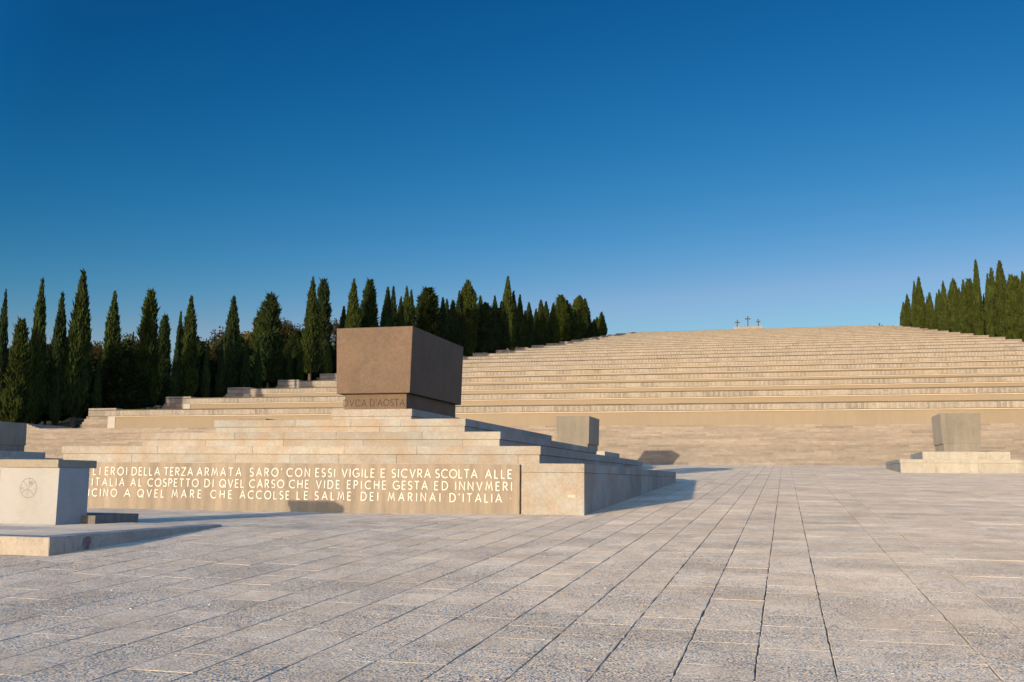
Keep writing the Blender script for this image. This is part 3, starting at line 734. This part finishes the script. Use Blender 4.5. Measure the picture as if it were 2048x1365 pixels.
ORD = ['first', 'second', 'third', 'fourth', 'fifth', 'sixth', 'seventh', 'eighth', 'ninth', 'tenth', 'eleventh', 'twelfth', 'thirteenth', 'fourteenth', 'fifteenth', 'sixteenth',
       'seventeenth', 'eighteenth', 'nineteenth', 'twentieth', 'twenty-first', 'twenty-second', 'twenty-third', 'twenty-fourth', 'twenty-fifth', 'twenty-sixth', 'twenty-seventh', 'twenty-eighth', 'twenty-ninth', 'thirtieth']
# px, top y, half width in px, style, offset from the terrace edge, material
TL = [(12, 585, 11, 0, 5, 'cyp'), (44, 642, 20, 3, 3.5, 'cypm'), (85, 564, 16, 0, 6, 'cypm'), (125, 591, 16, 0, 9, 'cyp'), (167, 547, 22, 0, 4, 'cypm'), (119, 720, 7, 0, 2.6, 'cyp'),
      (200, 711, 7, 0, 2.6, 'cyp'), (230, 588, 17, 0, 6, 'cypm'), (246, 697, 36, 3, 5, 'cyp'), (267, 667, 6, 0, 12, 'cypm'), (302, 585, 19, 3, 5, 'cypm'), (330, 635, 15, 3, 7, 'cyp'), (362, 627, 9, 0, 7, 'cyp'),
      (356, 676, 6, 0, 2.5, 'cyp'), (383, 597, 16, 0, 5, 'cypm'), (416, 687, 6, 0, 2.5, 'cyp'), (444, 682, 7, 0, 2.5, 'cyp'), (468, 597, 16, 4, 5, 'cyp'), (494, 682, 7, 0, 2.5, 'cyp'), (517, 696, 8, 0, 2.5, 'cyp'),
      (520, 625, 15, 3, 14, 'cypm'), (542, 591, 23, 3, 5, 'cyp'), (580, 699, 6, 0, 2.5, 'cyp'), (602, 690, 6, 0, 3, 'cypm'), (626, 558, 14, 0, 5, 'cypm'), (648, 562, 16, 3, 9, 'cyp'), (657, 688, 6, 0, 2.5, 'cypm')]
TM = [(688, 616, 11, 0, 8, 'cyp'), (708, 562, 15, 0, 5, 'cypm'), (740, 563, 17, 3, 5, 'cyp'), (724, 605, 8, 0, 8, 'cyp'), (776, 578, 13, 4, 5, 'cyp'), (787, 577, 10, 4, 8, 'cyp'), (802, 596, 9, 0, 5, 'cyp'), (814, 576, 10, 0, 6, 'cypm'),
      (823, 583, 9, 0, 9, 'cyp'), (856, 579, 26, 3, 6, 'cyp'), (886, 598, 10, 0, 5, 'cyp'), (894, 601, 9, 0, 8, 'cyp'), (906, 603, 12, 4, 5, 'cyp')]
TR = [(919, 585, 9, 0, 6, 'cyp'), (936, 565, 15, 2, 5, 'cypm'), (961, 594, 10, 4, 6, 'cyp'), (971, 608, 17, 2, 4, 'cyp'), (990, 594, 9, 0, 5, 'cyp'), (1016, 556, 11, 0, 6, 'cypm'), (1004, 605, 13, 4, 4, 'cyp'),
      (1027, 585, 9, 0, 5, 'cyp'), (1040, 592, 8, 0, 5, 'cypm'), (1050, 623, 7, 0, 4, 'cyp'), (1058, 607, 9, 0, 5, 'cyp'), (1072, 619, 7, 0, 5, 'cyp'), (1082, 602, 10, 4, 5, 'cypm'), (1092, 605, 9, 0, 6, 'cyp'), (1107, 608, 9, 0, 5, 'cypm'),
      (1122, 592, 13, 3, 6, 'cypm'), (1134, 603, 11, 4, 5, 'cyp'), (1140, 608, 8, 0, 7, 'cyp'), (1150, 621, 8, 4, 4, 'cypm'), (1159, 593, 11, 2, 6, 'cypm'), (1170, 599, 10, 4, 7, 'cyp'), (1188, 641, 6, 0, 6, 'cyp'), (1194, 635, 6, 0, 7, 'cyp'), (1203, 625, 8, 4, 5, 'cypm')]
def place(px, ytop, hwp, off, side, wk=1.38):
    a = ratio(px, 700)[0]; Y = 200.
    for _ in range(60):
        xe = edgeL(Y)-off if side < 0 else edgeR(Y)+off
        Y = .5*Y+.5*max(60, min(430, xe/a))
    a, c = ratio(px, ytop); x = a*Y; zt = c*Y
    return x, Y, hill(x, Y)-.25, zt, hwp/FP*Y*wk
def szword(h): return 'short' if h < 8 else 'medium-height' if h < 11.5 else 'tall'
STY = ['slim pointed', 'conical', 'blunt columnar', 'ragged broad', 'dense spindle-shaped']
for lst, where, grp, side in ((TL, 'left of the brown block', 'cypresses along the left side of the terraces', -1), (TM, 'showing above and behind the brown block', 'cypresses along the left side of the terraces', -1),
                     (TR, 'between the brown block and the open sky', 'cypresses along the left side of the terraces', -1)):
    for i, (px, yt, hwp, sty, off, m_) in enumerate(sorted(lst)):
        x, y, z, zt, hw = place(px, yt, hwp, off, side)
        cypress(x, y, z, max(3, zt-z), hw, f'{szword(zt-z)} {STY[sty]} cypress, {ORD[i]} from the left {where}', grp, sty, m_, clear=.05 if i % 3 else .1)
TG = [(1814, 589.5, 8, 0, 3, 'cypy'), (1828, 564.5, 7, 4, 3.5, 'cypy'), (1837, 556, 10, 4, 3, 'cypy'), (1853.6, 595, 4, 0, 7, 'cyp'), (1858.5, 587, 9, 4, 3, 'cypy'), (1873, 588, 6, 0, 3.5, 'cypy'), (1878, 581, 8, 4, 3.5, 'cypy'), (1886, 564, 9, 0, 3, 'cypy'),
      (1899, 582, 6, 0, 5, 'cyp'), (1906, 560, 10, 2, 3, 'cypy'), (1918, 578, 7, 4, 3, 'cypy'), (1926, 562, 9, 4, 3.5, 'cypy'), (1938, 560, 13, 3, 3.5, 'cypy'), (1951, 522.6, 9, 1, 3, 'cypy'), (1967, 590, 5, 0, 8, 'cyp'), (1974.5, 550, 8, 0, 5, 'cypy'),
      (1982, 539, 12, 4, 3.5, 'cypy'), (1999, 525, 16, 4, 4, 'cypy'), (2021, 552, 12, 3, 3.5, 'cypy'), (2031, 555, 14, 3, 4, 'cypy'), (2045, 546, 11, 4, 3.5, 'cypy'), (2064, 540, 13, 4, 4, 'cypy')]
for i, (px, yt, hwp, sty, off, m_) in enumerate(TG):
    x, y, z, zt, hw = place(px, yt, hwp, off, 1, 1.0)
    cypress(x, y, z, max(3, zt-z), hw, f'{szword(zt-z)} {STY[sty]} cypress, {ORD[i]} from the left in the grove beside the upper right terraces', 'cypresses beside the upper right terraces', sty, m_, clear=.04)
# deeper rows of the wood: left side, and the avenue that shades it
rr = random.Random(77)
for k in range(96):
    Y = 84+k*3.15+rr.uniform(-2, 2); off = rr.uniform(11, 24)
    x = edgeL(Y)-off; z = hill(x, Y)-.25; h = rr.uniform(7, 10.5) if Y < 200 else rr.uniform(7.5, 9.5)
    cypress(x, Y, z, h, rr.uniform(1.5, 2.7), 'dark cypress standing deeper in the wood behind the front row', 'dark cypresses deeper in the wood', rr.choice((0, 2, 3, 4)), 'cyp')
for k in range(14):
    Y = 250+k*11+rr.uniform(-3, 3); x = edgeR(Y)+rr.uniform(9, 16); z = hill(x, Y)-.25
    cypress(x, Y, z, rr.uniform(8, 11), rr.uniform(1.2, 2.0), 'cypress in the second row of the right-hand grove, mostly hidden', 'second row of the right-hand grove', rr.choice((0, 3, 4)), 'cypy')
for k in range(12):
    Y = 26+k*4.3; x = -82.5-(80-Y)*.27+rr.uniform(-2.5, 2.5) ; z = ground(x, Y)-.3; h = rr.uniform(16, 21)
    cypress(x, Y, z, h, rr.uniform(1.7, 2.6), 'tall cypress of the avenue beyond the left picture edge', 'avenue cypresses beyond the left picture edge', rr.choice((0, 3, 4)), 'cyp')

def leafy_mesh(seed):
    rr = random.Random(seed); mb = MB(); tr = MB()
    tr.tube([(0, 0, -.5), (.05, 0, 1.5), (.1, .1, 3.5), (0, .2, 6)], [.32, .24, .17, .08], 7)
    cl = []
    for k in range(16):
        a = rr.uniform(0, 6.28); r = rr.uniform(.5, 2.6); z = rr.uniform(3.0, 7.6); r *= 1-abs(z-5)/5
        c = Vector((math.cos(a)*r, math.sin(a)*r, z)); cl.append((c, rr.uniform(.8, 1.5)))
        tr.tube([(0.05, .05, rr.uniform(1.8, 3.5)), tuple(c*.6+Vector((0, 0, z*.3))), tuple(c)], [.10, .06, .02], 5)
    for c, q in cl:
        tn0 = rr.gauss(0, .15)
        for k in range(260):
            d = Vector((rr.gauss(0, 1), rr.gauss(0, 1), rr.gauss(0, .8))).normalized()*q*rr.random()**.4
            p = c+d; u = Vector((rr.gauss(0, 1), rr.gauss(0, 1), rr.gauss(0, 1))).normalized()*rr.uniform(.10, .2)
            w = u.orthogonal().normalized()*u.length*.6
            mb.face([p-u, p+w, p+u, p-w], max(0, min(1, .5+tn0+.2*d.z/q+rr.gauss(0, .2))))
    a = mb.mesh('crown'); a.materials.append(M['leaf']); b = tr.mesh('trunk'); b.materials.append(M['bark']); return a, b
LF = [leafy_mesh(s) for s in (1, 2, 3)]
for i, (px, yt, off, sc, lb) in enumerate([(60, 690, 18, 1, 'low rust-brown bush-like tree between the two leftmost cypresses'), (190, 672, 22, 1.1, 'brown-leaved tree right of the tallest left cypress'), (210, 690, 16, .9, 'small russet tree in the gap after the tallest left cypress'),
        (262, 672, 20, 1, 'olive broadleaf tree in the gap left of the ragged cypress'), (432, 642, 20, 1.2, 'tallest open-crowned broadleaf tree, with sky showing through its top'), (450, 680, 15, 1, 'reddish broadleaf tree low between two cypresses'), (412, 700, 14, .9, 'low rusty tree in the gap under the open-crowned one'),
        (500, 636, 24, 1.2, 'green-brown broadleaf tree in the middle of the left wood'), (563, 640, 22, 1.2, 'broadleaf tree just right of the ragged dark cypress'), (588, 652, 20, 1.1, 'orange-brown broadleaf tree in the gap before the pair by the brown block'), (605, 668, 16, 1, 'low orange tree nearest the brown block on its left'),
        (684, 640, 24, 1, 'dark broadleaf tree peeping just above the left end of the brown block')]):
    x, y, z, zt, hw = place(px, yt, 10, off, -1); s = max(.6, (zt-z)/8.3)
    t = empty('broadleaf_tree', (x, y, z)); tag(t, lb, 'tree', 'autumn broadleaf trees in the wood')
    a, b = LF[i % 3]
    for nme, me in (('crown', a), ('trunk', b)):
        o = bpy.data.objects.new(nme, me); COL.objects.link(o); o.parent = t; o.scale = (s*.95, s*.95, s)
    t.rotation_euler = (0, 0, i*1.7)

# ------------------------------------------------------------------ people far off on the terraces
def person(loc, label, top, low, sit=True, rz=0, stand_h=1.72):
    t = empty('person', loc); tag(t, label, 'person'); t.rotation_euler = (0, 0, rz)
    if sit: J = {'pel': (0, 0, .12), 'wa': (0, .02, .32), 'ch': (0, 0, .52), 'ne': (0, -.02, .68), 'he': (0, -.05, .80), 'tp': (0, -.05, .90)}
    else: J = {'pel': (0, 0, .95), 'wa': (0, 0, 1.12), 'ch': (0, 0, 1.35), 'ne': (0, 0, 1.49), 'he': (0, -.02, 1.60), 'tp': (0, -.02, 1.71)}
    V = [J[k] for k in ('pel', 'wa', 'ch', 'ne', 'he', 'tp')]; r = [.15, .13, .15, .055, .09, .07]; E = [(i, i+1) for i in range(5)]
    def add(par, pts, rad):
        for p, q in zip(pts, rad): V.append(p); r.append(q); E.append((par, len(V)-1)); par = len(V)-1
    for s in (-1, 1):
        if sit:
            add(0, [(s*.10, -.05, .10), (s*.16, -.42, .42), (s*.15, -.62, .06), (s*.15, -.78, .04)], [.10, .065, .05, .04])
            add(2, [(s*.20, 0, .57), (s*.25, -.16, .36), (s*.15, -.38, .42)], [.06, .045, .035])
        else:
            add(0, [(s*.10, 0, .88), (s*.11, -.02, .48), (s*.11, .02, .07), (s*.12, -.16, .03)], [.10, .065, .05, .035])
            add(2, [(s*.20, 0, 1.40), (s*.25, .02, 1.12), (s*.24, -.10, .88)], [.06, .045, .035])
    me = bpy.data.meshes.new('body'); me.from_pydata(V, E, []); o = bpy.data.objects.new('body', me); COL.objects.link(o)
    sk = o.modifiers.new('skin', 'SKIN')
    for i, d in enumerate(me.skin_vertices[0].data): d.radius = (r[i], r[i]); d.use_root = (i == 0)
    sb = o.modifiers.new('sub', 'SUBSURF'); sb.levels = sb.render_levels = 1
    dg = bpy.context.evaluated_depsgraph_get(); ev = bpy.data.meshes.new_from_object(o.evaluated_get(dg)); ev.name = 'body'
    o.modifiers.clear(); o.data = ev
    ev.materials.clear()
    for m_ in (M['skin'], top, low): ev.materials.append(m_)
    zn, zp_ = J['ne'][2]-.02, J['pel'][2]+.06
    for p in ev.polygons:
        c = p.center
        if sit: p.material_index = 0 if c.z > zn else (2 if (c.y < -.06 and abs(c.x) < .3 and c.z < .50) or c.z < zp_ else 1)
        else: p.material_index = 0 if c.z > zn or (abs(c.x) > .2 and c.z < .95) else (2 if c.z < zp_ else 1)
    o.parent = t
    hb = MB(); hx, hy, hz = J['he']
    for i in range(6):
        for k in range(10):
            def P(i, k): th = math.pi*.62*i/6; a = 2*math.pi*k/10; return (hx+.105*math.sin(th)*math.cos(a), hy+.03+.12*math.sin(th)*math.sin(a), hz+.03+.105*math.cos(th))
            hb.face([P(i, k), P(i, k+1), P(i+1, k+1), P(i+1, k)])
    h = bpy.data.objects.new('hair', hb.mesh('hair')); h.data.materials.append(M['hair']); COL.objects.link(h); h.parent = t
def at_terrace(px, py, n, dy=0):
    y = D0+B0*n+dy; return ratio(px, py)[0]*y, y, Z0+A0*(n-1)+BT
x, y, z = at_terrace(526, 790, 3, -.5); person((x, y, z+.35), 'person in a light shirt with dark hair sitting left of the brown block', M['whitecloth'], M['grey'])
mb = MB(); mb.bbox(x-.35, x+.35, y-.3, y+.35, z-.02, z+.36, .5, .02); tag(obj('stone_block', mb, M['band'], origin=(x, y, z)), 'low stone block under the seated person on the left terrace', 'block')
x, y, z = at_terrace(1848, 659, 16, -.3); z = ratio(1848, 663)[1]*y; person((x, y, z), 'person in a red top sitting at the edge of the right-hand terraces', M['red'], M['darkcloth'])
mb = MB(); mb.bbox(x-1.2, x+2.2, y-.9, y+.35, z-1.6, z+.01, .5, .02); tag(obj('stone_ledge', mb, M['step'], origin=(x, y, z-1.6)), 'pale stone ledge carrying the red-topped person by the right trees', 'ledge')
person((x+.75, y, z), 'dark-clothed person sitting beside the one in red', M['darkcloth'], M['darkcloth'])
x, y, z = at_terrace(1873.5, 664, 15, -.3); z = ratio(1873, 667)[1]*y; person((x, y, z), 'dark-clothed person sitting alone right of the red-topped one', M['darkcloth'], M['darkcloth'])
mb = MB(); mb.bbox(x-1.2, x+1.2, y-.9, y+.35, z-1.6, z+.01, .5, .02); tag(obj('stone_ledge', mb, M['step'], origin=(x, y, z-1.6)), 'pale stone ledge under the lone dark-clothed person', 'ledge')
y = D0+B0*10.5; z = ratio(1015, 703)[1]*y; x = ratio(1015, 700)[0]*y; person((x, y, z), 'person in white at the left edge of the terraces below the trees', M['whitecloth'], M['jeans'], rz=.4)
y = D0+B0*11.5; z = ratio(1034, 699)[1]*y; x = ratio(1034, 697)[0]*y; person((x, y, z), 'person in red near the left edge of the terraces, right of the one in white', M['red'], M['jeans'], rz=.4)
y = D0+B0*21+1.2; z = ztop; x = ratio(1759.5, 650)[0]*y
person((x-.1, y, z-.6), 'slim dark figure standing at the right end of the summit terrace', M['darkcloth'], M['darkcloth'], sit=False)
person((x+.75, y, z-.5), 'crouching dark figure beside the standing one on the summit', M['grey'], M['darkcloth'])
